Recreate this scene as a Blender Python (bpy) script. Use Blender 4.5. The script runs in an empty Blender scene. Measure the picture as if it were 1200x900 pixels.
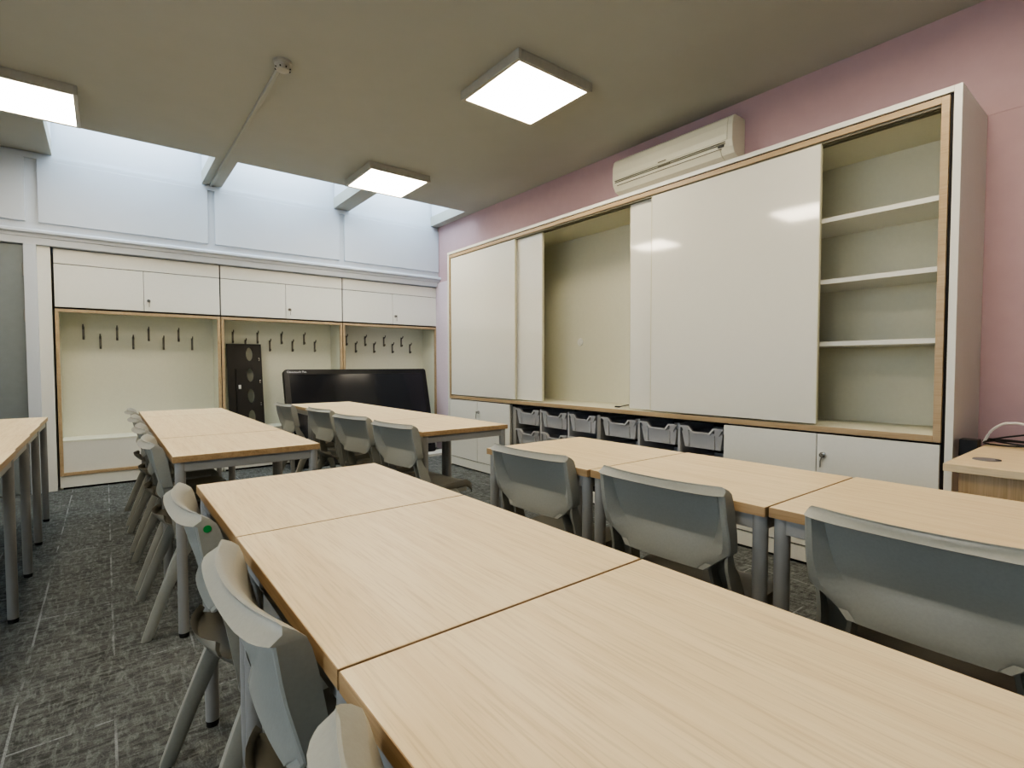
import bpy, bmesh, math, random
from mathutils import Vector, Matrix
random.seed(4)
C = bpy.context.scene.collection
PI = math.pi

# ------------------------------------------------------------------ materials
def nodes(name):
    m = bpy.data.materials.new(name); m.use_nodes = True
    nt = m.node_tree
    b = nt.nodes['Principled BSDF']
    return m, nt, b
def setc(b, k, v):
    if k in b.inputs: b.inputs[k].default_value = v
def lin(c):
    def f(v):
        v /= 255.0
        return v/12.92 if v <= .04045 else ((v+.055)/1.055)**2.4
    return (f(c[0]), f(c[1]), f(c[2]), 1)
def plain(name, rgb, rough=.5, metal=0, noise=.03, scale=40, spec=.5, coat=0, bump=0):
    m, nt, b = nodes(name)
    c = lin(rgb)
    tc = nt.nodes.new('ShaderNodeTexCoord')
    n = nt.nodes.new('ShaderNodeTexNoise'); n.inputs['Scale'].default_value = scale
    n.inputs['Detail'].default_value = 3
    nt.links.new(tc.outputs['Object'], n.inputs['Vector'])
    r = nt.nodes.new('ShaderNodeValToRGB')
    r.color_ramp.elements[0].position = .3; r.color_ramp.elements[1].position = .7
    r.color_ramp.elements[0].color = tuple(x*(1-noise) for x in c[:3])+(1,)
    r.color_ramp.elements[1].color = tuple(min(1, x*(1+noise)) for x in c[:3])+(1,)
    nt.links.new(n.outputs['Fac'], r.inputs['Fac'])
    nt.links.new(r.outputs['Color'], b.inputs['Base Color'])
    setc(b, 'Roughness', rough); setc(b, 'Metallic', metal); setc(b, 'Specular IOR Level', spec)
    setc(b, 'Coat Weight', coat); setc(b, 'Coat Roughness', .05)
    if bump:
        bp = nt.nodes.new('ShaderNodeBump'); bp.inputs['Strength'].default_value = bump
        bp.inputs['Distance'].default_value = .002
        nt.links.new(n.outputs['Fac'], bp.inputs['Height'])
        nt.links.new(bp.outputs['Normal'], b.inputs['Normal'])
    return m
def emis(name, rgb, s):
    m, nt, b = nodes(name)
    setc(b, 'Base Color', (.9, .9, .88, 1))
    setc(b, 'Emission Color', rgb+(1,)); setc(b, 'Emission Strength', s)
    return m
def wood(name, light, dark, axis=1, rough=.42, scale=1.0):
    m, nt, b = nodes(name)
    N = nt.nodes.new; L = nt.links.new
    tc = N('ShaderNodeTexCoord'); oi = N('ShaderNodeObjectInfo')
    mul = N('ShaderNodeVectorMath'); mul.operation = 'SCALE'; mul.inputs['Scale'].default_value = 7.3
    comb = N('ShaderNodeCombineXYZ')
    L(oi.outputs['Random'], comb.inputs[0]); L(oi.outputs['Random'], comb.inputs[1]); L(oi.outputs['Random'], comb.inputs[2])
    L(comb.outputs[0], mul.inputs[0])
    add = N('ShaderNodeVectorMath'); add.operation = 'ADD'
    L(tc.outputs['Object'], add.inputs[0]); L(mul.outputs[0], add.inputs[1])
    mp = N('ShaderNodeMapping')
    s = [42*scale]*3; s[axis] = 1.3*scale
    mp.inputs['Scale'].default_value = s
    L(add.outputs[0], mp.inputs['Vector'])
    n1 = N('ShaderNodeTexNoise'); n1.inputs['Scale'].default_value = 1.0; n1.inputs['Detail'].default_value = 8
    n1.inputs['Roughness'].default_value = .62; n1.inputs['Distortion'].default_value = .5
    L(mp.outputs[0], n1.inputs['Vector'])
    mp2 = N('ShaderNodeMapping'); s2 = [260*scale]*3; s2[axis] = 9*scale
    mp2.inputs['Scale'].default_value = s2; L(add.outputs[0], mp2.inputs['Vector'])
    n2 = N('ShaderNodeTexNoise'); n2.inputs['Scale'].default_value = 1.0; n2.inputs['Detail'].default_value = 3
    L(mp2.outputs[0], n2.inputs['Vector'])
    r = N('ShaderNodeValToRGB'); e = r.color_ramp.elements
    e[0].position = .3; e[0].color = lin(dark); e[1].position = .62; e[1].color = lin(light)
    L(n1.outputs['Fac'], r.inputs['Fac'])
    r2 = N('ShaderNodeValToRGB'); e = r2.color_ramp.elements
    e[0].position = .35; e[0].color = (.84, .82, .78, 1); e[1].position = .5; e[1].color = (1, 1, 1, 1)
    L(n2.outputs['Fac'], r2.inputs['Fac'])
    mx = N('ShaderNodeMixRGB'); mx.blend_type = 'MULTIPLY'; mx.inputs[0].default_value = .8
    L(r.outputs[0], mx.inputs[1]); L(r2.outputs[0], mx.inputs[2])
    L(mx.outputs[0], b.inputs['Base Color'])
    setc(b, 'Roughness', rough)
    return m
def carpet():
    m, nt, b = nodes('carpet')
    N = nt.nodes.new; L = nt.links.new
    tc = N('ShaderNodeTexCoord')
    def streak(sx, sy, lo, hi, det=6, off=0.0):
        mp = N('ShaderNodeMapping'); mp.inputs['Scale'].default_value = (sx, sy, 1); mp.inputs['Location'].default_value = (off, off*1.7, 0)
        L(tc.outputs['Object'], mp.inputs['Vector'])
        n = N('ShaderNodeTexNoise'); n.inputs['Scale'].default_value = 1; n.inputs['Detail'].default_value = det; n.inputs['Roughness'].default_value = .65
        n.inputs['Distortion'].default_value = .6
        L(mp.outputs[0], n.inputs['Vector'])
        r = N('ShaderNodeValToRGB'); r.color_ramp.elements[0].position = lo; r.color_ramp.elements[1].position = hi
        L(n.outputs['Fac'], r.inputs['Fac']); return r
    a = streak(16, 52, .40, .78); c = streak(60, 16, .48, .85, off=3.1); d = streak(2.2, 2.6, .3, .7, 3, off=9); f = streak(240, 240, .35, .7, 3, off=5)
    def mix(t, f_, x, y):
        q = N('ShaderNodeMixRGB'); q.blend_type = t
        if isinstance(f_, (int, float)): q.inputs[0].default_value = f_
        else: L(f_, q.inputs[0])
        for i, v in ((1, x), (2, y)):
            if isinstance(v, tuple): q.inputs[i].default_value = v
            else: L(v, q.inputs[i])
        return q.outputs[0]
    base = mix('MIX', d.outputs[0], lin((70, 72, 69)), lin((98, 101, 99)))
    s1 = mix('MIX', a.outputs[0], base, lin((142, 147, 144)))
    s2 = mix('MIX', c.outputs[0], s1, lin((160, 166, 164)))
    # thin broken pale lines, woven into each half metre carpet plank
    br = N('ShaderNodeTexBrick'); br.inputs['Scale'].default_value = 1.0
    br.inputs['Brick Width'].default_value = 1.0; br.inputs['Row Height'].default_value = .25
    br.inputs['Mortar Size'].default_value = .0042; br.inputs['Mortar Smooth'].default_value = .3; br.offset = .37
    mp = N('ShaderNodeMapping'); mp.inputs['Rotation'].default_value = (0, 0, PI/2); L(tc.outputs['Object'], mp.inputs['Vector'])
    L(mp.outputs[0], br.inputs['Vector'])
    brk = streak(14, 3.0, .47, .56, 4, off=2)
    mm = N('ShaderNodeMath'); mm.operation = 'MULTIPLY'
    L(br.outputs['Fac'], mm.inputs[0]); L(brk.outputs[0], mm.inputs[1])
    mm2 = N('ShaderNodeMath'); mm2.operation = 'MULTIPLY'; L(mm.outputs[0], mm2.inputs[0]); mm2.inputs[1].default_value = .5
    s3 = mix('MIX', mm2.outputs[0], s2, lin((190, 196, 198)))
    s4 = mix('MULTIPLY', .45, s3, f.outputs[0])
    L(s4, b.inputs['Base Color']); setc(b, 'Roughness', .95); setc(b, 'Specular IOR Level', .1)
    bp = N('ShaderNodeBump'); bp.inputs['Strength'].default_value = .5; bp.inputs['Distance'].default_value = .004
    L(f.outputs[0], bp.inputs['Height']); L(bp.outputs[0], b.inputs['Normal'])
    return m

M = {}
M['ceil'] = plain('ceiling_paint', (168, 170, 162), .9, noise=.015, scale=6)
M['wallwhite'] = plain('white_wall_paint', (196, 203, 210), .6, noise=.01, scale=8)
M['pink'] = plain('pink_wall_paint', (188, 160, 162), .85, noise=.02, scale=12, bump=.1)
M['carpet'] = carpet()
M['oak'] = wood('oak_laminate', (236, 216, 176), (222, 198, 155), 1)
M['oakx'] = wood('oak_laminate_cross', (212, 184, 143), (186, 156, 113), 2)
M['edge'] = wood('oak_edge_band', (176, 148, 110), (152, 124, 86), 1)
M['oakframe'] = wood('oak_frame', (180, 159, 126), (168, 146, 113), 1, scale=.5)
M['white'] = plain('white_laminate', (220, 221, 213), .38, noise=.012, scale=60)
M['cream'] = plain('cream_board', (218, 220, 204), .55, noise=.015, scale=50)
M['creamshade'] = plain('cream_board_shaded', (214, 213, 192), .55, noise=.015, scale=50)  # cream board inside the wall cupboard, interior shade tinted into its colour
M['whiteboard'] = plain('whiteboard_gloss', (224, 224, 214), .07, noise=.006, scale=20, spec=.75, coat=.6)
M['boardedge'] = plain('board_edge_trim', (200, 198, 172), .3)
M['chair'] = plain('moulded_grey_plastic', (146, 147, 138), .42, noise=.03, scale=160, bump=.12)
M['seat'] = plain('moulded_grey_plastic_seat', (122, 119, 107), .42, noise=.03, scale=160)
M['steel'] = plain('grey_painted_steel', (144, 144, 140), .4, noise=.02)
M['black'] = plain('black_plastic', (14, 14, 14), .35, noise=.02)
M['rubber'] = plain('black_rubber', (10, 10, 10), .7)
M['gap'] = plain('shadow_gap_black', (22, 19, 18), .8)
M['door'] = plain('grey_door_paint', (122, 130, 132), .5, noise=.03, scale=20)
M['chrome'] = plain('chrome', (190, 190, 188), .18, 1)
M['brass'] = plain('key_metal', (150, 148, 140), .3, 1)
M['hook'] = plain('brushed_hook_metal', (118, 118, 110), .4, .7)
M['tray'] = plain('grey_tray_plastic', (176, 177, 178), .4, noise=.02, scale=30)
M['screen'] = plain('display_glass', (28, 29, 33), .12, noise=.0)
M['acplastic'] = plain('air_unit_plastic', (222, 220, 200), .28, noise=.01)
M['acdark'] = plain('air_unit_grille', (120, 118, 100), .5)
M['fixture'] = plain('light_frame_metal', (168, 166, 154), .45)
M['skyframe'] = plain('skylight_frame', (225, 228, 230), .5)
M['cable'] = plain('black_cable', (20, 18, 18), .5)
M['cablewhite'] = plain('white_cable', (220, 218, 210), .5)
M['green'] = plain('green_sticker', (20, 130, 60), .5)
M['grommet'] = plain('grommet_plastic', (118, 116, 118), .45)
M['letter'] = plain('white_lettering', (225, 225, 225), .5)
M['diff'] = emis('light_diffuser', (1.0, .865, .68), 7.0)
M['bracket'] = plain('black_powder_coat', (24, 22, 18), .45, noise=.1, scale=8)
M['label'] = plain('white_sticker', (235, 235, 230), .5)
def glass():
    m, nt, b = nodes('window_glass')
    setc(b, 'Base Color', (.95, .98, 1, 1)); setc(b, 'Roughness', .02); setc(b, 'Transmission Weight', 1.0); setc(b, 'IOR', 1.1)
    return m
M['glass'] = glass()

# ------------------------------------------------------------------ mesh helpers
def box(bm, x0, x1, y0, y1, z0, z1):
    vs = [bm.verts.new((x, y, z)) for x in (x0, x1) for y in (y0, y1) for z in (z0, z1)]
    for f in ((0, 1, 3, 2), (4, 6, 7, 5), (0, 4, 5, 1), (2, 3, 7, 6), (0, 2, 6, 4), (1, 5, 7, 3)):
        bm.faces.new([vs[i] for i in f])
def tube(bm, p0, p1, r0, r1=None, n=16):
    r1 = r0 if r1 is None else r1
    p0 = Vector(p0); p1 = Vector(p1); d = (p1-p0).normalized()
    a = d.orthogonal().normalized(); b = d.cross(a)
    A = [bm.verts.new(p0+r0*(math.cos(t)*a+math.sin(t)*b)) for t in [2*PI*i/n for i in range(n)]]
    B = [bm.verts.new(p1+r1*(math.cos(t)*a+math.sin(t)*b)) for t in [2*PI*i/n for i in range(n)]]
    for i in range(n):
        j = (i+1) % n; bm.faces.new((A[i], A[j], B[j], B[i]))
    bm.faces.new(A[::-1]); bm.faces.new(B)
def wire(bm, pts, r, n=8):
    rings = []
    P = [Vector(p) for p in pts]
    for i, p in enumerate(P):
        d = (P[min(i+1, len(P)-1)]-P[max(i-1, 0)]).normalized()
        up = Vector((0, 0, 1)) if abs(d.z) < .9 else Vector((1, 0, 0))
        a = d.cross(up).normalized(); b = a.cross(d)
        rings.append([bm.verts.new(p+r*(math.cos(t)*a+math.sin(t)*b)) for t in [2*PI*k/n for k in range(n)]])
    for A, B in zip(rings, rings[1:]):
        for i in range(n):
            j = (i+1) % n; bm.faces.new((A[i], A[j], B[j], B[i]))
    bm.faces.new(rings[0][::-1]); bm.faces.new(rings[-1])
def loft(bm, rings, cap=True):
    R = [[bm.verts.new(p) for p in r] for r in rings]
    n = len(R[0])
    for A, B in zip(R, R[1:]):
        for i in range(n):
            j = (i+1) % n; bm.faces.new((A[i], A[j], B[j], B[i]))
    if cap:
        bm.faces.new(R[0][::-1]); bm.faces.new(R[-1])
    return R
def prism(bm, poly, fn, a, b):
    """poly of 2D points extruded; fn(u, v, t) -> xyz"""
    A = [bm.verts.new(fn(u, v, a)) for u, v in poly]; B = [bm.verts.new(fn(u, v, b)) for u, v in poly]
    n = len(poly)
    for i in range(n):
        j = (i+1) % n; bm.faces.new((A[i], A[j], B[j], B[i]))
    bm.faces.new(A[::-1]); bm.faces.new(B)
def link(o, parent=None):
    C.objects.link(o)
    if parent: o.parent = parent
    return o
def root_of(o):
    while o.parent: o = o.parent
    return o
def obj(name, bm, mat, parent=None, bevel=0, smooth=None, world=False, seg=2):
    """link bm as one mesh; world=True: bm is in world coordinates, shifted to the thing's base"""
    if world and parent is not None:
        l = root_of(parent).location
        bmesh.ops.translate(bm, verts=bm.verts, vec=-Vector(l))
    bmesh.ops.recalc_face_normals(bm, faces=bm.faces)
    me = bpy.data.meshes.new(name); bm.to_mesh(me); bm.free()
    me.materials.append(mat)
    o = bpy.data.objects.new(name, me); link(o, parent)
    if smooth is not None:
        me.shade_smooth(); me.set_sharp_from_angle(angle=math.radians(smooth))
    if bevel:
        md = o.modifiers.new('edge', 'BEVEL'); md.width = bevel; md.segments = seg; md.limit_method = 'ANGLE'; md.angle_limit = math.radians(40)
        md.harden_normals = False
    return o
def thing(name, label, cat, loc=(0, 0, 0), group=None, rotz=0):
    o = bpy.data.objects.new(name, None); o.empty_display_size = .1; link(o)
    o.location = loc; o.rotation_euler = (0, 0, rotz); o['label'] = label; o['category'] = cat
    if group: o['group'] = group
    return o
def tag(o, label, cat, group=None):
    o['label'] = label; o['category'] = cat
    if group: o['group'] = group
def struct(name, bm, mat, **k):
    o = obj(name, bm, mat, **k)
    if not o.parent: o['kind'] = 'structure'
    return o
def B(*boxes):
    bm = bmesh.new()
    for b in boxes: box(bm, *b)
    return bm
def dup(root, loc, rotz, label, group=None):
    r = root.copy(); C.objects.link(r); r.location = loc; r.rotation_euler = (0, 0, rotz); r['label'] = label
    if group: r['group'] = group
    for ch in list(root.children):
        c = ch.copy(); C.objects.link(c); c.parent = r
        for g in list(ch.children):
            d = g.copy(); C.objects.link(d); d.parent = c
    return r

# ------------------------------------------------------------------ room
XL, XR, YB, ZC = -2.3, 3.503, -2.6, 2.92
struct('floor', B((XL-.1, XR+.1, YB-.1, 6.6, -.1, 0)), M['carpet'])
# ceiling with three skylight wells along the far wall
YS = 5.2; YW = 6.0
beams = [(XL-.1, -.32), (.80, .975), (2.12, 2.30), (3.39, XR+.1)]
bm = B((XL-.1, XR+.1, YB-.1, YS, ZC, ZC+.12))
for a, b in beams: box(bm, a, b, YS, YW+.12, ZC, ZC+.12)
struct('ceiling', bm, M['ceil'])
# well linings and skylights
for k, (a, b) in enumerate(((-.32, .80), (.975, 2.12), (2.30, 3.39))):
    t = .02
    bm = B((a-t, a, YS-t, YW, ZC+.12, 3.5), (b, b+t, YS-t, YW, ZC+.12, 3.5), (a-t, b+t, YS-t-.02, YS-t, ZC+.12, 3.5))
    struct('trim_%d' % (k+1), bm, M['wallwhite'])
    w = struct('window_%d' % (k+1), B((a-t, b+t, YS-.04, YS+.02, 3.5, 3.56), (a-t, b+t, YW-.04, YW+.02, 3.5, 3.56), (a-t, a+.04, YS+.02, YW-.04, 3.5, 3.56), (b-.04, b+t, YS+.02, YW-.04, 3.5, 3.56)), M['skyframe'])
    obj('window_pane', B((a+.04, b-.04, YS+.02, YW-.04, 3.525, 3.535)), M['glass'], w)
# far wall, with the upper boarding up into the wells
bm = B((XL-.1, XR+.1, YW+.42, YW+.6, 0, 2.3), (XL-.1, XR+.1, YW+.02, YW+.2, 2.137, 3.6))
struct('wall_far', bm, M['wallwhite'])
# left part of far wall around the door
struct('wall_far_left', B((XL-.1, -1.42, YW+.04, YW+.42, 0, 2.137)), M['wallwhite'])
for k, (a, b) in enumerate(((-2.0, -.50), (-.42, .845), (.905, 2.175), (2.235, 3.495))):
    struct('trim_%d' % (4+k), B((a, b, YW-.002, YW+.02, 2.33, 2.862)), M['wallwhite'], bevel=.003)
# ledge moulding along the far wall
bm = bmesh.new()
prof = [(YW+.02, 2.262), (YW-.03, 2.262), (YW-.045, 2.25), (YW-.045, 2.232), (YW-.02, 2.222), (YW-.012, 2.205), (YW-.012, 2.20), (YW, 2.196), (YW, 2.14), (YW+.02, 2.14)]
prism(bm, prof, lambda u, v, t: (t, u, v), XL, XR)
struct('trim_8', bm, M['wallwhite'])
struct('trim_9', B((XL, XR-.06, YW+.0, YW+.02, 2.862, 2.90)), M['wallwhite'])
# right wall: lower pink wall and a slightly proud pink band above the cupboards
struct('wall_right', B((XR, XR+.15, YB-.1, 6.6, 0, 3.6), (3.5, XR, YB-.1, 6.02, 2.345, ZC)), M['pink'])
struct('wall_left', B((XL-.15, XL, YB-.1, 6.6, 0, .95), (XL-.15, XL, YB-.1, 6.6, 2.35, 3.6), (XL-.15, XL, YB-.1, -1.2, .95, 2.35), (XL-.15, XL, 2.6, 6.6, .95, 2.35)), M['wallwhite'])
struct('wall_back', B((XL-.1, XR+.1, YB-.15, YB, 0, 3.6)), M['wallwhite'])
bm = B((XL-.1, XL-.04, -1.2, 2.6, .95, 1.0), (XL-.1, XL-.04, -1.2, 2.6, 2.3, 2.35))
for y in (-1.2, .05, 1.3, 2.55): box(bm, XL-.1, XL-.04, y, y+.05, 1.0, 2.3)
w = struct('window_4', bm, M['skyframe'])
obj('window_pane', B((XL-.075, XL-.065, -1.2, 2.6, .98, 2.32)), M['glass'], w)
struct('baseboard_right', B((3.54, XR, YB, .59, 0, .1)), M['wallwhite'])

# grey door at far left
d = struct('door_1', B((-1.36, -.522, YW+.03, YW+.07, .01, 2.132)), M['door'])
bm = B((-.522, -.44, YW, YW+.42, 0, 2.14), (-1.44, -1.36, YW, YW+.42, 0, 2.14), (-1.36, -.522, YW+.07, YW+.1, 0, 2.14))
struct('trim_10', bm, M['wallwhite'], bevel=.002)
for z in (1.92, 1.535, .3):
    bm = bmesh.new(); tube(bm, (-.524, YW+.02, z-.05), (-.524, YW+.02, z+.05), .009, n=10); obj('hinge', bm, M['steel'], d)
bm = B((-.44, -.352, YW+.03, YW+.42, 0, 2.137))
struct('trim_11', bm, M['white'])
M['lilac'] = plain('pale_lilac_paint', (214, 200, 210), .7)
struct('trim_12', B((3.492, XR, YW+.05, YW+.42, 0, 2.2)), M['lilac'])
struct('trim_13', B((3.475, XR+.01, 4.967, YW+.05, 0, 2.19)), M['lilac'])

# ------------------------------------------------------------------ lock with a key in it
def lock(p, face, parent, chromecap=False):
    """round cylinder lock with a small hanging key; face: outward direction"""
    p = Vector(p); f = Vector(face); side = Vector((0, 0, 1)).cross(f)
    bm = bmesh.new(); tube(bm, p, p+f*.012, .016, .014, 20); tube(bm, p+f*.012, p+f*.026, .011, .010, 16)
    o = obj('lock', bm, M['chrome'], parent, world=True, smooth=40)
    bm = bmesh.new(); q = p+f*.026
    tube(bm, q, q+f*.014, .003, n=8)
    q = q+f*.014
    pts = [q+Vector((0, 0, .01)), q+side*.009+Vector((0, 0, .002)), q+side*.008+Vector((0, 0, -.012)), q+side*.002+Vector((0, 0, -.03)), q+side*.002+Vector((0, 0, -.062))]
    wire(bm, pts, .0032, 6)
    return o, bm

# ------------------------------------------------------------------ cloakroom units on the far wall
UX = [-.34, .945, 2.215, 3.485]
YF = 6.05; YN = 6.40
posl = ['left', 'middle', 'right']
lab = ['white cloakroom unit with empty coat niche, nearest the grey door',
       'middle white cloakroom unit, black perforated metal panel leaning in its niche',
       'white cloakroom unit at right end, partly behind the big black display']
hooks = [[-.155, -.03, .10, .226, .354, .478, .609, .729], [1.114, 1.24, 1.364, 1.493, 1.619, 1.741, 1.874, 1.997], [2.387, 2.507, 2.632, 2.752, 2.889, 3.009, 3.14, 3.265]]
for k in range(3):
    a, b = UX[k]+.004, UX[k+1]-.004
    t = thing('cloakroom_unit', lab[k], 'coat unit', ((a+b)/2, YF, 0), 'white cloakroom units along the far wall')
    # carcass: back, sides, top, shadow gap box behind doors
    bm = B((a, b, YN, YN+.015, 0, 2.13), (a, a+.018, YF+.02, YN, 0, 2.13), (b-.018, b, YF+.02, YN, 0, 2.13), (a, b, YF+.02, YN, 2.115, 2.13),
           (a, b, YF+.02, YN, 1.60, 1.618), (a, b, YF+.02, YN, .10, .13))
    obj('carcass', bm, M['cream'], t, world=True)
    obj('shadow_gap', B((a-.003, b+.003, YF+.012, YF+.02, 1.606, 2.135)), M['gap'], t, world=True)
    obj('toe_recess', B((a-.003, b+.003, YF+.035, YF+.045, 0, .12)), M['gap'], t, world=True)
    obj('top_panel', B((a+.002, b-.002, YF-.006, YF+.012, 2.003, 2.13)), M['white'], t, world=True, bevel=.0015)
    m_ = a+(b-a)*.502
    for s, (u, v) in enumerate(((a+.002, m_-.002), (m_+.002, b-.002))):
        dr = obj('door', B((u, v, YF-.006, YF+.012, 1.624, 1.997)), M['white'], t, world=True, bevel=.0015)
        if s == 1:
            o, kb = lock((u+.035, YF-.006, 1.722), (0, -1, 0), dr)
            obj('key', kb, M['brass'], dr, world=True)
    f = .026
    bm = B((a, a+f, YF-.008, YF+.02, .122, 1.606), (b-f, b, YF-.008, YF+.02, .122, 1.606), (a+f, b-f, YF-.008, YF+.02, 1.58, 1.606), (a+f, b-f, YF-.008, YF+.02, .122, .15))
    obj('oak_frame', bm, M['oakframe'], t, world=True, bevel=.001)
    obj('bench_box', B((a+.018, b-.018, YF+.022, YN, .13, .42)), M['white'], t, world=True)
    obj('bench_seat', B((a+.018, b-.018, YF+.020, YN, .42, .436)), M['cream'], t, world=True, bevel=.002)
    obj('plinth', B((a+.0, b-.0, YF+.0, YF+.03, .018, .119)), M['white'], t, world=True, bevel=.001)
    for i, hx in enumerate(hooks[k]):
        zt = 1.478 if i % 2 == 0 else 1.392
        bm = B((hx-.009, hx+.009, YN-.006, YN, zt-.125, zt))
        wire(bm, [(hx, YN-.004, zt-.02), (hx, YN-.03, zt-.012), (hx, YN-.05, zt+.0), (hx, YN-.056, zt+.018)], .006, 8)
        wire(bm, [(hx, YN-.004, zt-.1), (hx, YN-.022, zt-.118), (hx, YN-.038, zt-.112), (hx, YN-.042, zt-.095)], .006, 8)
        obj('coat_hook', bm, M['hook'], t, world=True, smooth=40)

# ------------------------------------------------------------------ large wall cupboard with sliding whiteboards (right wall)
XC = 3.0
Y0, Y1 = .635, 4.925
W = thing('wall_cupboard', 'long white wall cupboard with oak trim and sliding whiteboard doors', 'cupboard', (XC, (Y0+Y1)/2, .72))
bm = B((XC, 3.5, .592, .622, 0, 2.345), (XC, 3.5, .622, 4.965, 2.318, 2.345), (XC, 3.5, 4.938, 4.965, 0, 2.318))
obj('outer_casing', bm, M['white'], W, world=True, bevel=.0015)
obj('shadow_gap', B((XC+.012, XC+.03, .622, 4.938, 2.30, 2.318), (XC+.012, XC+.03, .622, .64, .0, 2.30)), M['gap'], W, world=True)
bm = B((XC-.004, XC+.09, Y0, Y0+.03, .742, 2.308), (XC-.004, XC+.09, Y1-.022, Y1, .742, 2.308), (XC-.004, XC+.04, Y0+.03, Y1-.022, 2.278, 2.308), (XC-.004, XC+.004, Y0+.03, Y1-.022, .742, .772))
obj('oak_frame', bm, M['oakframe'], W, world=True, bevel=.001)
bm = B((3.47, 3.495, Y0, Y1, .745, 2.3), (XC+.004, 3.47, Y0, Y1, .742, .772), (XC+.04, 3.47, Y0, Y1, 2.278, 2.3),
       (XC+.09, 3.47, Y0, Y0+.018, .772, 2.278), (XC+.09, 3.47, Y1-.018, Y1, .772, 2.278), (XC+.08, 3.47, 4.16, 4.18, .772, 2.278), (XC+.08, 3.47, 2.02, 2.04, .772, 2.278))
obj('interior_carcass', bm, M['creamshade'], W, world=True)
bm = B((XC+.006, XC+.014, Y0+.03, Y1-.022, 2.266, 2.278), (XC+.034, XC+.042, Y0+.03, Y1-.022, 2.266, 2.278), (XC+.064, XC+.072, Y0+.03, Y1-.022, 2.266, 2.278))
obj('door_track', bm, M['acdark'], W, world=True)
for z in (1.875, 1.542, 1.204):
    obj('shelf', B((XC+.1, 3.47, Y0+.018, 2.02, z-.002, z+.023)), M['white'], W, world=True, bevel=.001)
for (ya, yb, x) in ((3.765, 4.895, XC+.002), (3.42, 4.52, XC+.034), (1.36, 2.455, XC+.034), (1.165, 2.245, XC+.002)):
    dr = obj('sliding_whiteboard_door', B((x, x+.018, ya+.004, yb-.004, .783, 2.268)), M['whiteboard'], W, world=True, bevel=.001)
    obj('edge_trim', B((x-.001, x+.02, ya, ya+.004, .783, 2.268), (x-.001, x+.02, yb-.004, yb, .783, 2.268)), M['boardedge'], dr, world=True)
# round blanking cap and a short cable inside the open middle bay
bm = bmesh.new(); tube(bm, (3.47, 3.38, 1.315), (3.46, 3.38, 1.315), .036, .03, 28); tube(bm, (3.46, 3.38, 1.315), (3.455, 3.38, 1.315), .022, .016, 24)
obj('cable_entry_cap', bm, M['white'], W, world=True, smooth=30)
bm = bmesh.new(); wire(bm, [(3.12, 2.62, .778), (3.12, 2.6, .784), (3.13, 2.54, .797), (3.13, 2.46, .797), (3.12, 2.40, .779)], .004, 8)
box(bm, 3.112, 3.128, 2.62, 2.66, .773, .784)
tag(obj('short_black_cable', bm, M['cable'], smooth=40), 'short black cable end lying on the floor of the cupboard open bay', 'cable')

# base cupboards under it
def base_cupboard(y0, y1, label):
    t = thing('base_cupboard', label, 'cupboard', (XC, (y0+y1)/2, 0), 'white two-door base cupboards')
    obj('carcass', B((XC+.02, 3.48, y0+.004, y0+.022, .1, .735), (XC+.02, 3.48, y1-.022, y1-.004, .1, .735), (3.46, 3.48, y0+.022, y1-.022, .1, .735), (XC+.02, 3.46, y0+.022, y1-.022, .1, .118), (XC+.02, 3.46, y0+.022, y1-.022, .717, .735)), M['white'], t, world=True)
    obj('shadow_gap', B((XC+.014, XC+.02, y0, y1, .10, .738)), M['gap'], t, world=True)
    obj('toe_recess', B((XC+.03, XC+.035, y0, y1, .0, .10)), M['gap'], t, world=True)
    m_ = (y0+y1)/2+(.0 if y0 > 3 else -.005)
    for s, (u, v) in enumerate(((y0+.003, m_-.002), (m_+.002, y1-.003))):
        dr = obj('door', B((XC-.004, XC+.014, u, v, .108, .731)), M['white'], t, world=True, bevel=.0015)
        if s == 0:
            o, kb = lock((XC-.004, v-.03, .622), (-1, 0, 0), dr); obj('key', kb, M['brass'], dr, world=True)
    obj('plinth', B((XC+.0, XC+.03, y0, y1, .016, .100)), M['white'], t, world=True, bevel=.001)
base_cupboard(3.845, 4.925, 'white two-door base cupboard in the far corner beside the trays')
base_cupboard(.635, 1.692, 'white two-door base cupboard with keyed lock, beside the oak desk')
# tray storage unit
S = thing('tray_storage_unit', 'open grey-lined tray unit with black interior between base cupboards', 'tray unit', (XC, 2.77, 0))
y0, y1 = 1.692, 3.845
obj('dark_interior', B((3.44, 3.48, y0, y1, .1, .74), (XC+.02, 3.44, y0, y1, .730, .74), (XC+.02, 3.44, y0, y1, .1, .112), (XC+.03, XC+.035, y0, y1, 0, .10),
                       (XC+.03, 3.44, y0, y0+.012, .112, .73), (XC+.03, 3.44, y1-.012, y1, .112, .73)), M['gap'], S, world=True)
obj('plinth', B((XC, XC+.03, y0, y1, .016, .100)), M['white'], S, world=True, bevel=.001)
cols = [(3.44, 3.79), (3.08, 3.43), (2.765, 3.068), (2.372, 2.712), (2.036, 2.345), (1.706, 2.012)]
cols = [(3.442, 3.775), (3.092, 3.42), (2.768, 3.070), (2.374, 2.714), (2.036, 2.344), (1.704, 2.014)]
for (u, v) in ((3.777, 3.822), (2.722, 2.757)):
    obj('side_panel', B((XC+.02, 3.44, u, v, .112, .712)), M['steel'], S, world=True)
for y in (3.431, 3.081, 2.359, 2.025):
    obj('divider', B((XC+.025, 3.44, y-.009, y+.009, .112, .712)), M['tray'], S, world=True)
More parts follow.
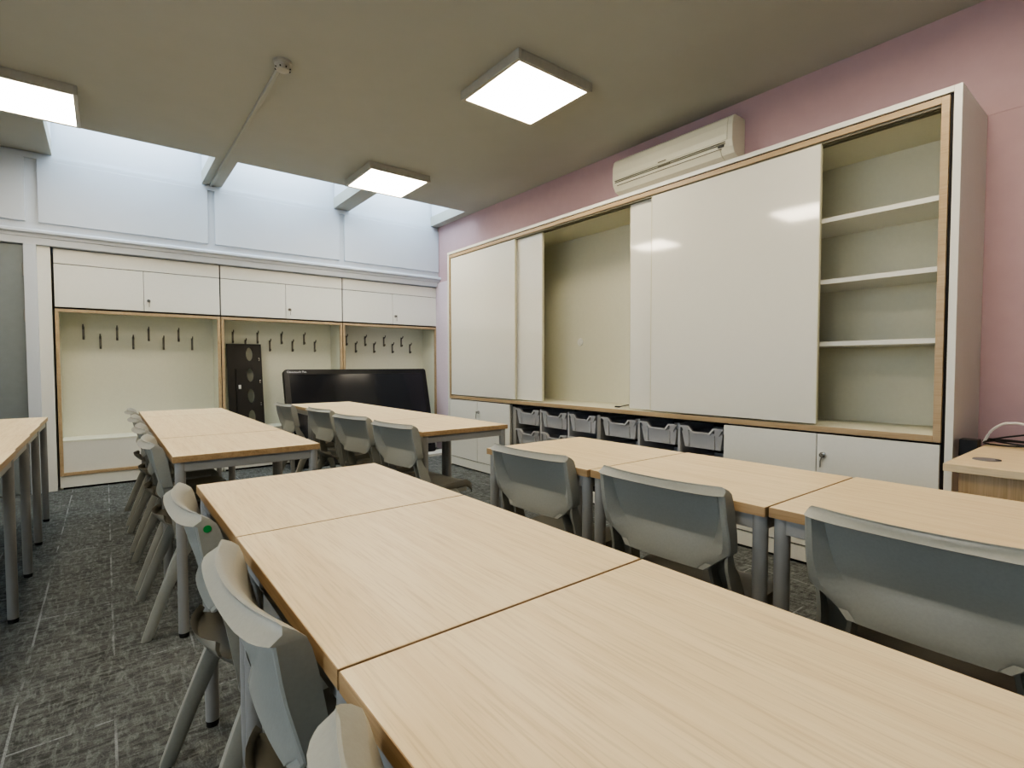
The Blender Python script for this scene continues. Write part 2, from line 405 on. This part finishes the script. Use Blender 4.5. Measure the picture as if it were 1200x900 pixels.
def make_tray(w):
    t = thing('storage_tray', '', 'tray', (0, 0, 0), 'grey plastic storage trays')
    h, dep = .148, .40
    wl = .90*w/2
    # hollow tapered body (local: x depth, y width, z 0 bottom)
    def ring(x0, x1, hw, z): return [(x0, -hw, z), (x1, -hw, z), (x1, hw, z), (x0, hw, z)]
    bm = bmesh.new()
    R = loft(bm, [ring(.014, dep-.02, wl-.012, .006), ring(.004, dep, wl+.008, h-.036), ring(.008, dep-.004, wl+.004, h-.036), ring(.018, dep-.024, wl-.016, .012)])
    obj('body', bm, M['tray'], t, bevel=.006)
    for q in (-1, 1):
        bm = B((-.001, .012, q*w*.2925-w*.0075, q*w*.2925+w*.0075, .012, h-.045))
        obj('front_rib', bm, M['tray'], t)
    # rim, dipping at the front centre
    T = .012
    up = [(-w/2, h-T), (-w*.30, h-T), (-w*.21, h-.034-T), (w*.21, h-.034-T), (w*.30, h-T), (w/2, h-T)]
    dn = [(w/2, h), (w*.28, h), (w*.19, h-.034), (-w*.19, h-.034), (-w*.28, h), (-w/2, h)]
    bm = bmesh.new()
    prism(bm, [(a, b) for a, b in up+dn], lambda u, v, q: (q, u, v), -.012, .012)
    # flange skirts joining the rim to the body
    prism(bm, [(-w/2+.012, h-T), (-w/2+.03, h-.05), (-w*.30, h-.05), (-w*.30, h-T)], lambda u, v, q: (q, u, v), -.002, .010)
    prism(bm, [(w/2-.012, h-T), (w/2-.03, h-.05), (w*.30, h-.05), (w*.30, h-T)], lambda u, v, q: (q, u, v), -.002, .010)
    box(bm, .012, dep, -w/2+.012, -wl-.004, h-T, h-.002); box(bm, .012, dep, wl+.004, w/2-.012, h-T, h-.002)
    obj('rim', bm, M['tray'], t, bevel=.003)
    return t
rown = ['top', 'middle', 'bottom']
coln = ['nearest the far corner', 'second from the far corner', 'third from the far corner', 'fourth from the far corner', 'second from the near end', 'at the near end']
first = True
protos = {}
for r, z in enumerate((.552, .362, .172)):
    for c, (u, v) in enumerate(cols):
        lbl = 'grey plastic tray, %s row, %s of the tray unit' % (rown[r], coln[c])
        w = v-u
        if c not in protos:
            t = make_tray(w); t.location = (3.022, (u+v)/2, z); t['label'] = lbl; protos[c] = t
        else:
            dup(protos[c], (3.022, (u+v)/2, z), 0, lbl)

# ------------------------------------------------------------------ tables
ZT = .74
def make_table(W_, D_, name_len):
    """top W_ in x, D_ in y; local origin at centre on floor"""
    t = thing('classroom_table', '', 'table')
    g = .0028
    obj('tabletop', B((-W_/2, W_/2, -D_/2+g, D_/2-g, ZT-.0255, ZT)), M['oak'], t, bevel=.0015)
    obj('edge_band', B((-W_/2-.001, -W_/2+.0005, -D_/2+g, D_/2-g, ZT-.0255, ZT-.0008), (W_/2-.0005, W_/2+.001, -D_/2+g, D_/2-g, ZT-.0255, ZT-.0008),
                       (-W_/2, W_/2, -D_/2+g-.001, -D_/2+g+.0005, ZT-.0255, ZT-.0008), (-W_/2, W_/2, D_/2-g-.0005, D_/2-g+.001, ZT-.0255, ZT-.0008)), M['edge'], t)
    r = .019; ins = .006
    xs = W_/2-ins-r; ys = D_/2-ins-r
    bm = bmesh.new()
    for s in (-1, 1):
        box(bm, s*xs-.0125, s*xs+.0125, -ys, ys, ZT-.066, ZT-.0265)
        box(bm, -xs, xs, s*ys-.0125, s*ys+.0125, ZT-.066, ZT-.0265)
    obj('apron_frame', bm, M['steel'], t, bevel=.002)
    for sx in (-1, 1):
        for sy in (-1, 1):
            bm = bmesh.new(); tube(bm, (sx*xs, sy*ys, .018), (sx*xs, sy*ys, ZT-.0262), r, n=24)
            l = obj('leg', bm, M['steel'], t, smooth=40)
            bm = bmesh.new(); tube(bm, (sx*xs, sy*ys, 0), (sx*xs, sy*ys, .02), .017, .0185, n=20)
            obj('foot_cap', bm, M['rubber'], l, smooth=40)
    return t
tp = {}
def table(cx, cy, w, d, label, group, rot=0):
    key = (round(w, 3), round(d, 3))
    if key not in tp:
        t = make_table(w, d, ''); t.location = (cx, cy, 0); t.rotation_euler = (0, 0, rot); t['label'] = label; t['group'] = group; tp[key] = t
    else: t = dup(tp[key], (cx, cy, 0), rot, label, group)
    return t
GA = 'oak-topped tables of the near centre row'
for k, l in enumerate(('oak-topped table at the far end of the near centre row', 'middle oak-topped table of the near centre row', 'nearest oak-topped table, filling the bottom right of the photo')):
    yt = 1.812-.6072*k
    table(.4925, yt-.3036, .567, .6072, l, GA)
GB = 'oak-topped tables of the far left row'
for (a, b, l) in ((2.422, 3.09, 'near end table of the row in front of the leftmost coat niche'), (3.09, 4.45, 'long middle table of the row in front of the leftmost coat niche'), (4.45, 5.05, 'far end table of the row in front of the leftmost coat niche')):
    table(.489, (a+b)/2, .573, b-a-.008, l, GB)
GC = 'oak-topped tables of the far right row'
for (a, b, l) in ((2.485, 3.17, 'near end table of the row in front of the big black display'), (3.17, 4.5, 'long middle table of the row in front of the big black display'), (4.5, 5.11, 'far end table of the row in front of the big black display')):
    table(1.634, (a+b)/2, .582, b-a-.004, l, GC)
GD = 'oak-topped tables of the row beside the storage trays'
for k, l in enumerate(('far end table of the row beside the storage trays', 'second table of the row beside the storage trays, chair with back to camera tucked in', 'third table of the row, in front of the keyed base cupboard', 'nearest table of the row beside the wall cupboard, mostly out of view')):
    yt = 1.832-.6077*k
    table(1.586+k*.006, yt-.3038, .573, .6072, l, GD, -.008)
GE = 'oak-topped tables along the left side'
for k, l in enumerate(('leftmost table row, far end table near the grey door', 'second table from the far end at the left edge of the photo', 'third table from the far end at the left edge of the photo', 'nearest table at the left edge, its top mostly out of view', )):
    yt = 4.92-.617*k
    table(-.612+k*.006, yt-.3085, .567, .6155, l, GE)

# ------------------------------------------------------------------ chairs
def ax(t, pts):
    """piecewise linear"""
    if t <= pts[0][0]: return pts[0][1]
    for (a, b), (c, d) in zip(pts, pts[1:]):
        if t <= c: return b+(d-b)*(t-a)/(c-a)
    return pts[-1][1]
def make_chair():
    t = thing('classroom_chair', '', 'chair')
    # ---- backrest shell: U-shaped sections lofted from the bottom lip to the rolled top rim
    RE = [(.545, .086), (.575, .079), (.60, .072), (.66, .056), (.70, .046), (.772, .036), (.80, .034)]    # side flange rear edge x
    FE = [(.545, .084), (.56, .092), (.60, .114), (.64, .106), (.69, .098), (.74, .09), (.770, .078), (.787, .050)]     # side front tip x
    XCt = [(.545, .077), (.56, .079), (.632, .104), (.70, .074), (.75, .050), (.770, .038), (.780, .030), (.787, .018)]      # front surface at the centre
    WO = [(.545, .134), (.552, .142), (.605, .206), (.62, .209), (.66, .210), (.772, .206), (.781, .203), (.787, .194)]
    WI = [(.545, .112), (.575, .124), (.632, .150), (.66, .162), (.70, .170), (.76, .176), (.79, .178)]  # recess half width
    zs = [.545, .552, .562, .575, .59, .605, .62, .630, .636, .645, .66, .69, .72, .75, .764, .766, .776, .783, .787]
    ny = 9
    rings = []
    for z in zs:
        xr, xf, xc, wo, wi = ax(z, RE), ax(z, FE), ax(z, XCt), ax(z, WO), ax(z, WI)
        ring = []
        F = lambda y: xc+(xf-xc)*min(1, abs(y)/wo)**2.2
        for i in range(-ny, ny+1):                       # front surface
            y = wo*i/ny
            ring.append((F(y) - (.004 if abs(i) == ny else 0), y, z))
        top = z >= .7655
        tk = .012
        # rear: outer corner of flange, then in
        if z >= .786: rr = lambda y: F(y)-.004
        elif top:
            off = (.787-z)/.021
            rr = lambda y: (F(y)-.004)*(1-off)+off*(.014*(abs(y)/wo)**2+.019*(abs(y)/wo)**9)
        else: rr = None
        fl = ax(z, [(.545, .022), (.60, .024), (.66, .017), (.79, .014)])
        if rr:
            half = [(rr(wo), wo), (rr(wo-.006), wo-.006), (rr(wo-fl), wo-fl), (rr(wi), wi)]
            inner = [(rr(wi*k/5), wi*k/5) for k in (4, 3, 2, 1, 0)]
        else:
            fade = max(0, min(1, (z-.552)/.02))
            xfl = xr*fade+(F(wo)-tk)*(1-fade)
            pr = lambda y: F(y)-tk
            half = [(xfl+.003, wo), (xfl, wo-.004), (xfl, wo-fl), (pr(wi), wi)]
            inner = [(pr(wi*k/5), wi*k/5) for k in (4, 3, 2, 1, 0)]
        seq = half+inner
        right = [(x, y, z) for x, y in seq]
        left = [(x, -y, z) for x, y in seq[:-1]][::-1]
        rings.append(ring+right+left)
    bm = bmesh.new(); loft(bm, rings)
    bk = obj('backrest', bm, M['chair'], t, smooth=34)
    wn = bk.modifiers.new('normals', 'WEIGHTED_NORMAL'); wn.keep_sharp = True
    # ---- channel columns joining backrest to seat
    for s in (-1, 1):
        bm = bmesh.new(); rg = []
        for z, xr, xf, yo, yi in ((.612, .078, .104, .198, .165), (.585, .078, .110, .196, .142), (.56, .082, .122, .195, .128), (.53, .090, .142, .197, .130), (.48, .098, .160, .202, .138), (.43, .106, .172, .206, .142), (.385, .112, .178, .208, .146)):
            e = .009
            rg.append([(xf, s*yo, z), (xf, s*yi, z), (xr+.012, s*yi, z), (xr+.012, s*(yi+e), z), (xf-.008, s*(yi+e), z), (xf-.008, s*(yo-e), z), (xr, s*(yo-e), z), (xr, s*yo, z)])
        loft(bm, rg); obj('back_support', bm, M['chair'], t, smooth=38)
    # ---- seat pan with raised rear lip, waterfall front and side skirts
    prof = [(.046, .468, .118), (.050, .455, .130), (.062, .441, .138), (.085, .432, .142), (.12, .427, .152), (.17, .424, .196), (.24, .423, .206), (.31, .427, .208), (.37, .431, .206), (.415, .430, .202), (.445, .422, .196), (.462, .406, .190), (.466, .388, .186)]
    vv = [-1, -.985, -.93, -.8, -.6, -.3, 0, .3, .6, .8, .93, .985, 1]
    bm = bmesh.new(); top = []; bot = []
    for i, (x, z, hw) in enumerate(prof):
        sk = .0 if i < 4 else (.010 if i == 4 else .032)
        rl = (.035 if i < 4 else .0)*(1-i/5) if i < 5 else 0
        a, b = [], []
        for v in vv:
            zz = z+.012*abs(v)**3*(1 if 4 < i < 10 else .2)
            if abs(v) == 1: zz -= sk
            xx = x+rl*abs(v)**2.5
            a.append(bm.verts.new((xx, v*hw, zz)))
            b.append(bm.verts.new((xx+(.009 if i < 3 else 0), v*hw*(.955 if abs(v) > .97 else 1), zz-.010+(sk*.0))))
        top.append(a); bot.append(b)
    n = len(vv); m_ = len(prof)
    for i in range(m_-1):
        for j in range(n-1):
            bm.faces.new((top[i][j], top[i][j+1], top[i+1][j+1], top[i+1][j]))
            bm.faces.new((bot[i][j+1], bot[i][j], bot[i+1][j], bot[i+1][j+1]))
        bm.faces.new((top[i][0], top[i+1][0], bot[i+1][0], bot[i][0])); bm.faces.new((top[i+1][-1], top[i][-1], bot[i][-1], bot[i+1][-1]))
    for j in range(n-1):
        bm.faces.new((top[0][j+1], top[0][j], bot[0][j], bot[0][j+1])); bm.faces.new((top[-1][j], top[-1][j+1], bot[-1][j+1], bot[-1][j]))
    obj('seat', bm, M['seat'], t, smooth=50)
    # ---- A-frame legs
    for s in (-1, 1):
        def leg(secs):
            bm = bmesh.new(); rg = []
            for x, y, z, dx, dy in secs:
                r = []
                for k in range(12):
                    a = 2*PI*k/12; ca, sa = math.cos(a), math.sin(a)
                    sx = math.copysign(abs(ca)**.55, ca)*dx/2; sy = math.copysign(abs(sa)**.55, sa)*dy/2
                    r.append((x+sx, s*(y+sy), z))
                rg.append(r)
            loft(bm, rg); return bm
        obj('leg', leg([(.185, .192, .41, .085, .024), (.16, .197, .37, .072, .026), (.122, .205, .30, .056, .027), (.06, .216, .15, .046, .027), (.008, .226, .012, .040, .027), (.004, .227, .0, .034, .022)]), M['chair'], t, smooth=45)
        obj('leg', leg([(.28, .192, .41, .11, .024), (.33, .197, .37, .07, .026), (.36, .204, .30, .050, .027), (.405, .216, .15, .042, .027), (.446, .226, .012, .036, .027), (.449, .227, .0, .030, .022)]), M['chair'], t, smooth=45)
        bm = bmesh.new(); box(bm, .12, .42, s*.187-.008, s*.187+.008, .375, .418); obj('side_rail', bm, M['chair'], t, bevel=.003)
    return t
CH = make_chair(); used = [False]
def chair(x, y, deg, label, group):
    if not used[0]:
        used[0] = True; o = CH; o.location = (x, y, 0); o.rotation_euler = (0, 0, math.radians(deg)); o['label'] = label; o['group'] = group; return o
    return dup(CH, (x, y, 0), math.radians(deg), label, group)
g = 'grey plastic chairs tucked under the near centre row'
c1 = chair(.103, 1.448, 0, 'grey plastic chair with green dot sticker, tucked under near centre row', g)
chair(.112, .855, 0, 'grey plastic chair right behind the one with the green sticker', g)
chair(.110, .272, -1, 'nearest grey plastic chair, only its rim in view at the bottom edge', g)
g = 'grey plastic chairs tucked under the far left row'
for y, l in ((2.725, 'grey plastic chair at the near end of the far left row'), (3.325, 'second grey plastic chair from the near end of the far left row'), (3.985, 'third grey plastic chair from the near end of the far left row'), (4.64, 'farthest grey plastic chair of the far left row, by the coat niche')):
    chair(.100, y, 0, l, g)
g = 'grey plastic chairs tucked under the far right row, backs to the camera'
for x, y, a, l in ((1.197, 2.65, 6.5, 'grey plastic chair at the near end of the row before the display'), (1.182, 3.235, 8.5, 'second grey plastic chair from the near end of the row before the display'), (1.195, 3.895, 5, 'third grey plastic chair from the near end of the row before the display'), (1.135, 4.62, 2, 'farthest grey plastic chair of the row before the display')):
    chair(x, y, a, l, g)
g = 'grey plastic chairs tucked under the row beside the storage trays'
for x, y, a, l in ((1.193, 1.478, 3, 'grey plastic chair with back to camera at the far table beside the storage trays'), (1.184, .893, 1.5, 'grey plastic chair with back to camera, middle of the row beside the storage trays'), (1.183, .288, 0, 'large nearest grey plastic chair at the right edge of the photo')):
    chair(x, y, a, l, g)

bm = bmesh.new(); tube(bm, (.058, -.2035, .757), (.058, -.2078, .757), .0078, n=24)
# sticker belongs to that one chair
st = obj('green_dot_sticker', bm, M['green'], c1); st['label'] = 'round green sticker'
# ------------------------------------------------------------------ big display leaning on the coat units
T = thing('flat_screen_display', 'large black flat display leaning in front of the coat units', 'display', (2.38, 5.66, .03))
T.rotation_euler = (-math.atan2(.27, 1.03), 0, 0)
w2, h = .862, 1.065
def rr(w2, h0, h1, r, n=5):
    pts = []
    for cx, cz, a0 in ((w2-r, h0+r, -90), (w2-r, h1-r, 0), (-w2+r, h1-r, 90), (-w2+r, h0+r, 180)):
        for i in range(n+1):
            a = math.radians(a0+90*i/n); pts.append((cx+r*math.cos(a), cz+r*math.sin(a)))
    return pts
bm = bmesh.new(); prism(bm, rr(w2, 0, h, .03), lambda u, v, q: (u, q, v), .008, .075); prism(bm, rr(w2-.15, .1, h-.15, .05), lambda u, v, q: (u, q, v), .075, .09)
obj('casing', bm, M['black'], T, bevel=.003)
bm = bmesh.new()
A = rr(w2, 0, h, .03); Bq = rr(w2-.055, .085, h-.055, .004)
for y, q in ((0, 0), ):
    va = [bm.verts.new((u, 0, v)) for u, v in A]; vb = [bm.verts.new((u, 0, v)) for u, v in Bq]; vc = [bm.verts.new((u, .008, v)) for u, v in A]; vd = [bm.verts.new((u, .006, v)) for u, v in Bq]
    n = len(A)
    for i in range(n):
        j = (i+1) % n
        bm.faces.new((va[i], va[j], vb[j], vb[i])); bm.faces.new((va[i], vc[i], vc[j], va[j])); bm.faces.new((vb[i], vb[j], vd[j], vd[i])); bm.faces.new((vc[i], vd[i], vd[j], vc[j]))
bz = obj('bezel', bm, M['black'], T)
obj('screen', B((-w2+.05, w2-.05, .004, .0075, .08, h-.05)), M['screen'], T)
fc = bpy.data.curves.new('lettering', 'FONT'); fc.body = 'Clevertouch Plus'; fc.size = .03; fc.extrude = .0005
ft = bpy.data.objects.new('lettering', fc); C.objects.link(ft); bpy.context.view_layer.update()
me = bpy.data.meshes.new_from_object(ft.evaluated_get(bpy.context.evaluated_depsgraph_get())); bpy.data.objects.remove(ft)
me.name = 'brand_lettering'; me.materials.clear()
fo = bpy.data.objects.new('brand_lettering', me); link(fo, bz); fo.rotation_euler = (PI/2, 0, 0); fo.location = (-w2+.03, -.001, h-.038); fo.data.materials.append(M['letter'])
tag(obj('packing_board', B((2.95, 3.42, 5.50, 5.76, 0, .028)), M['white']), 'thin white board lying on the carpet under the display corner', 'board')

# black perforated metal panel leaning in the middle niche
pw, ph = .345, .915
P = thing('perforated_metal_panel', 'black metal panel with oval holes leaning in the middle coat niche', 'metal panel', (1.215, 6.225, .437))
P.rotation_euler = (-math.atan2(.125, .905), 0, 0)
bm = bmesh.new()
oc = .045
ov = [(.05*1, ph-.115-.225*k) for k in range(4)]
# front sheet built as a strip grid around each oval
def sheet_with_ovals(bm, x0, x1, zs_, cz, cx, rx, rz, y, th):
    N = 24
    for k, zc_ in enumerate(cz):
        za, zb = zs_[k], zs_[k+1]
        outer = []; inner = []
        for i in range(N):
            a = 2*PI*i/N; c, s = math.cos(a), math.sin(a)
            inner.append((cx+rx*c, zc_+rz*s))
            sc = 1e9
            if c > 1e-9: sc = min(sc, (x1-cx)/c)
            if c < -1e-9: sc = min(sc, (x0-cx)/c)
            if s > 1e-9: sc = min(sc, (zb-zc_)/s)
            if s < -1e-9: sc = min(sc, (za-zc_)/s)
            outer.append((cx+sc*c, zc_+sc*s))
        # force corners
        for cxn, czn in ((x1, zb), (x0, zb), (x0, za), (x1, za)):
            ang = math.atan2(czn-zc_, cxn-cx) % (2*PI); i = round(ang/(2*PI)*N) % N; outer[i] = (cxn, czn)
        f = lambda p, yy: bm.verts.new((p[0], yy, p[1]))
        oi = [f(p, y) for p in outer]; ii = [f(p, y) for p in inner]; ob = [f(p, y+th) for p in outer]; ib = [f(p, y+th) for p in inner]
        for i in range(N):
            j = (i+1) % N
            bm.faces.new((oi[i], oi[j], ii[j], ii[i])); bm.faces.new((ob[j], ob[i], ib[i], ib[j])); bm.faces.new((ii[i], ii[j], ib[j], ib[i])); bm.faces.new((oi[j], oi[i], ob[i], ob[j]))
cz = [ph-.115-.232*k for k in range(4)][::-1]
zsb = [0]+[(a+b)/2 for a, b in zip(cz, cz[1:])]+[ph]
sheet_with_ovals(bm, -pw/2, pw/2, zsb, cz, .048, .033, .075, 0, .004)
obj('face_sheet', bm, M['bracket'], P)
obj('folded_flange', B((-pw/2, -pw/2+.004, .004, .03, 0, ph), (pw/2-.004, pw/2, .004, .03, 0, ph), (-pw/2+.075, -pw/2+.085, -.02, 0, 0, ph-.28), (-pw/2, pw/2, .004, .03, ph-.004, ph)), M['bracket'], P)
obj('paper_label', B((-.073, -.048, -.001, 0, ph-.50, ph-.455)), M['label'], P)
for z in (ph-.16, ph-.41, ph-.66):
    bm = bmesh.new(); tube(bm, (.145, 0, z), (.145, -.004, z), .006, n=10); tube(bm, (.145, 0, z-.022), (.145, -.004, z-.022), .006, n=10); obj('screw', bm, M['chrome'], P)

# ------------------------------------------------------------------ ceiling lights
def make_light():
    t = thing('ceiling_light', '', 'ceiling light')
    s = .305; hgt = .06
    bm = bmesh.new(); i = .281
    box(bm, -s, s, -s, s, -.006, 0)
    for (a, b, c, d_) in ((-s, -i, -s, s), (i, s, -s, s), (-i, i, -s, -i), (-i, i, i, s)): box(bm, a, b, c, d_, -hgt, -.006)
    obj('frame', bm, M['fixture'], t, bevel=.002)
    obj('diffuser', B((-i+.001, i-.001, -i+.001, i-.001, -hgt+.004, -.012)), M['diff'], t)
    return t
LT = make_light()
ll = [((2.205, 2.652), 'square ceiling light panel nearest the wall air conditioner'), ((2.195, 4.74), 'square ceiling light panel beside the skylights, towards the pink wall'), ((-.405, 4.735), 'square ceiling light panel cut by the left edge of the photo'),
      ((-.405, 2.652), 'square ceiling light panel above the left tables, out of frame'), ((2.205, .57), 'square ceiling light panel above the right edge, out of frame'), ((-.405, .57), 'square ceiling light panel above the camera, out of frame'), ]
for k, ((x, y), l) in enumerate(ll):
    if k == 0: LT.location = (x, y, ZC); LT['label'] = l; LT['group'] = 'square ceiling light panels'
    else: dup(LT, (x, y, ZC), 0, l)

# smoke detector with conduit
D = thing('heat_detector', 'small round white detector with hooded base on the ceiling', 'detector', (.878, 3.33, ZC))
def lathe(bm, prof, n=28):
    rings = [[(r*math.cos(2*PI*i/n), r*math.sin(2*PI*i/n), z) for i in range(n)] for r, z in prof]
    loft(bm, rings)
bm = bmesh.new(); lathe(bm, [(.052, 0), (.052, -.014), (.046, -.018), (.044, -.03)]); obj('base', bm, M['fixture'], D, smooth=35)
bm = bmesh.new(); lathe(bm, [(.044, -.03), (.045, -.036), (.036, -.052), (.016, -.058)]); hd = obj('sensor_head', bm, M['fixture'], D, smooth=35)
for i in range(8):
    a = 2*PI*i/8+.2
    bm = bmesh.new(); c_, s_ = math.cos(a), math.sin(a)
    tube(bm, (.040*c_, .040*s_, -.046), (.0455*c_, .0455*s_, -.041), .004, n=8); obj('vent_slot', bm, M['gap'], hd)
bm = bmesh.new(); prism(bm, [(-.013, 0), (-.013, -.014), (-.009, -.018), (.009, -.018), (.013, -.014), (.013, 0)], lambda u, v, q: (.878+u, q, ZC+v), 3.38, 5.995)
tag(obj('cable_trunking', bm, M['ceil']), 'slim white cable trunking along the ceiling from detector to skylights', 'trunking')

# ------------------------------------------------------------------ air conditioner
A_ = thing('air_conditioner', 'cream wall-mounted air conditioner above the wall cupboard', 'air conditioner', (3.5, 2.36, 2.55))
ya, yb = 1.845, 2.885
prof = [(3.5, 2.79), (3.37, 2.79), (3.345, 2.77), (3.333, 2.72), (3.33, 2.62), (3.338, 2.575), (3.365, 2.535), (3.41, 2.515), (3.5, 2.515)]
bm = bmesh.new(); prism(bm, prof, lambda u, v, q: (u, q, v), ya, yb)
obj('casing', bm, M['acplastic'], A_, world=True, bevel=.006, seg=3)
bm = bmesh.new()
prism(bm, [(3.341, 2.768), (3.329, 2.72), (3.323, 2.66), (3.324, 2.622), (3.331, 2.622), (3.334, 2.72), (3.347, 2.77)], lambda u, v, q: (u, q, v), ya+.035, yb-.02)
obj('front_panel', bm, M['acplastic'], A_, world=True, bevel=.002)
obj('intake_slot', B((3.324, 3.334, ya+.05, yb-.03, 2.607, 2.612), (3.325, 3.334, ya+.05, yb-.03, 2.596, 2.600)), M['acdark'], A_, world=True)
bm = bmesh.new(); prism(bm, [(3.336, 2.570), (3.362, 2.530), (3.40, 2.510), (3.404, 2.514), (3.366, 2.535), (3.341, 2.572)], lambda u, v, q: (u, q, v), ya+.09, yb-.06)
obj('air_vane', bm, M['acplastic'], A_, world=True)
obj('vane_gap', B((3.331, 3.340, ya+.08, yb-.05, 2.570, 2.574)), M['acdark'], A_, world=True)
obj('display_window', B((3.322, 3.334, ya+.06, ya+.10, 2.582, 2.594)), M['black'], A_, world=True)
obj('badge', B((3.320, 3.326, 2.36, 2.43, 2.628, 2.635), (3.322, 3.334, 2.33, 2.43, 2.600, 2.608)), M['acdark'], A_, world=True)

# ------------------------------------------------------------------ oak desk in the right corner
K = thing('oak_desk', 'oak desk with cable grommet in the corner beside the wall cupboard', 'desk', (2.9, -.2, 0))
obj('desktop', B((2.399, 3.2, -1.1, .50, .713, .74)), M['oak'], K, world=True, bevel=.001)
obj('side_panel', B((2.47, 3.17, .435, .46, 0, .715)), M['oakx'], K, world=True)
obj('side_panel', B((2.47, 3.17, -1.06, -1.035, 0, .715)), M['oakx'], K, world=True)
obj('front_panel', B((2.45, 2.468, -1.035, .465, .12, .712)), M['oakx'], K, world=True)
bm = bmesh.new(); tube(bm, (2.61, .415, .74), (2.61, .415, .7435), .042, .040, 32); gm = obj('grommet', bm, M['grommet'], K, world=True, smooth=40)
bm = bmesh.new(); tube(bm, (2.61, .382, .7432), (2.61, .382, .7445), .009, n=16); obj('grommet_opening', bm, M['gap'], gm, world=True)
bm = bmesh.new(); rg = [[(2.98, .47, .741), (3.10, .47, .741), (3.10, .53, .741), (2.98, .53, .741)]]
bm = B((3.03, 3.10, .512, .578, .66, .765))
obj('cable_shelf', B((3.03, 3.12, .49, .585, .648, .660)), M['oak'], K, world=True)
tag(obj('power_adapter', bm, M['black'], bevel=.005), 'black power adapter block wedged between the oak desk and the wall cupboard', 'adapter')
def loop(cx, cy, rx, ry, z, turns, seed, r=.004):
    rnd = random.Random(seed); pts = []
    n = 26*turns
    for i in range(n+1):
        a = 2*PI*i/26; q = 1+.12*math.sin(a*.37+seed)
        pts.append((cx+rx*q*math.cos(a)+.01*math.sin(i*.3+seed), cy+ry*q*math.sin(a), z+.006*(i/26)+.006*math.sin(a*1.7+seed)+.006))
    bm = bmesh.new(); wire(bm, pts, r, 6); return bm
tag(obj('black_cable_coil', loop(3.12, .34, .06, .15, .745, 3, 1), M['cable'], smooth=60), 'tangled coil of black cable on the oak desk', 'cable')
bm = bmesh.new(); wire(bm, [(3.17, .52, .75), (3.17, .44, .775), (3.17, .34, .80), (3.17, .2, .83), (3.16, -.0, .80), (3.1, -.2, .745)], .004, 6)
tag(obj('black_cable', bm, M['cable'], smooth=60), 'single black cable rising behind the coil on the oak desk', 'cable')
bm = bmesh.new()
P4 = [Vector(p) for p in ((3.15, .512, .746), (3.15, .488, .80), (3.15, .452, .833), (3.15, .42, .840), (3.15, .385, .838), (3.14, .25, .81), (3.13, .12, .75))]
pts = []
for i in range(len(P4)-1):
    p0 = P4[max(i-1, 0)]; p1 = P4[i]; p2 = P4[i+1]; p3 = P4[min(i+2, len(P4)-1)]
    for q in range(6):
        u = q/6; pts.append(.5*((2*p1)+(p2-p0)*u+(2*p0-5*p1+4*p2-p3)*u*u+(3*p1-p0-3*p2+p3)*u**3))
pts.append(P4[-1]); wire(bm, [tuple(p) for p in pts], .0055, 8)
tag(obj('white_cable', bm, M['cablewhite'], smooth=60), 'thick white cable arching over the black cables on the oak desk', 'cable')

# ------------------------------------------------------------------ light
def area(name, loc, rot, sx, sy, col, e):
    l = bpy.data.lights.new(name, 'AREA'); l.shape = 'RECTANGLE'; l.size = sx; l.size_y = sy; l.color = col; l.energy = e
    o = bpy.data.objects.new(name, l); C.objects.link(o); o.location = loc; o.rotation_euler = rot; return o
for k, (a, b) in enumerate(((-.32, .80), (.975, 2.12), (2.30, 3.39))):
    area('sky_light', ((a+b)/2, 5.6, 3.49), (0, 0, 0), b-a-.1, .7, (.76, .89, 1.0), 6.5)
area('window_light', (XL-.2, .7, 1.65), (0, -PI/2, 0), 1.35, 3.6, (.86, .92, 1.0), 16)
wd = bpy.data.worlds.new('World'); bpy.context.scene.world = wd; wd.use_nodes = True
nt = wd.node_tree; bg = nt.nodes['Background']
sk = nt.nodes.new('ShaderNodeTexSky'); sk.sky_type = 'HOSEK_WILKIE'; sk.turbidity = 6
sk.sun_direction = (0.3, -.4, .85)
nt.links.new(sk.outputs[0], bg.inputs['Color']); bg.inputs['Strength'].default_value = .8

# ------------------------------------------------------------------ camera
cd = bpy.data.cameras.new('Camera'); cam = bpy.data.objects.new('Camera', cd); C.objects.link(cam)
f_, yaw, pitch, roll = 605.13, .667, -.0357, -.0017
fw = Vector((math.sin(yaw)*math.cos(pitch), math.cos(yaw)*math.cos(pitch), math.sin(pitch)))
r0 = Vector((math.cos(yaw), -math.sin(yaw), 0)); u0 = r0.cross(fw)
r_ = r0*math.cos(roll)+u0*math.sin(roll); u_ = -r0*math.sin(roll)+u0*math.cos(roll)
mw = Matrix((r_, u_, -fw)).transposed().to_4x4(); mw.translation = Vector((0, 0, 1.0995))
cam.matrix_world = mw
cd.sensor_width = 36; cd.lens = 36*f_/1200; cd.clip_start = .02
bpy.context.scene.camera = cam
sc = bpy.context.scene
sc.view_settings.view_transform = 'AgX'
sc.view_settings.look = 'AgX - Medium High Contrast'
sc.view_settings.exposure = 1.85
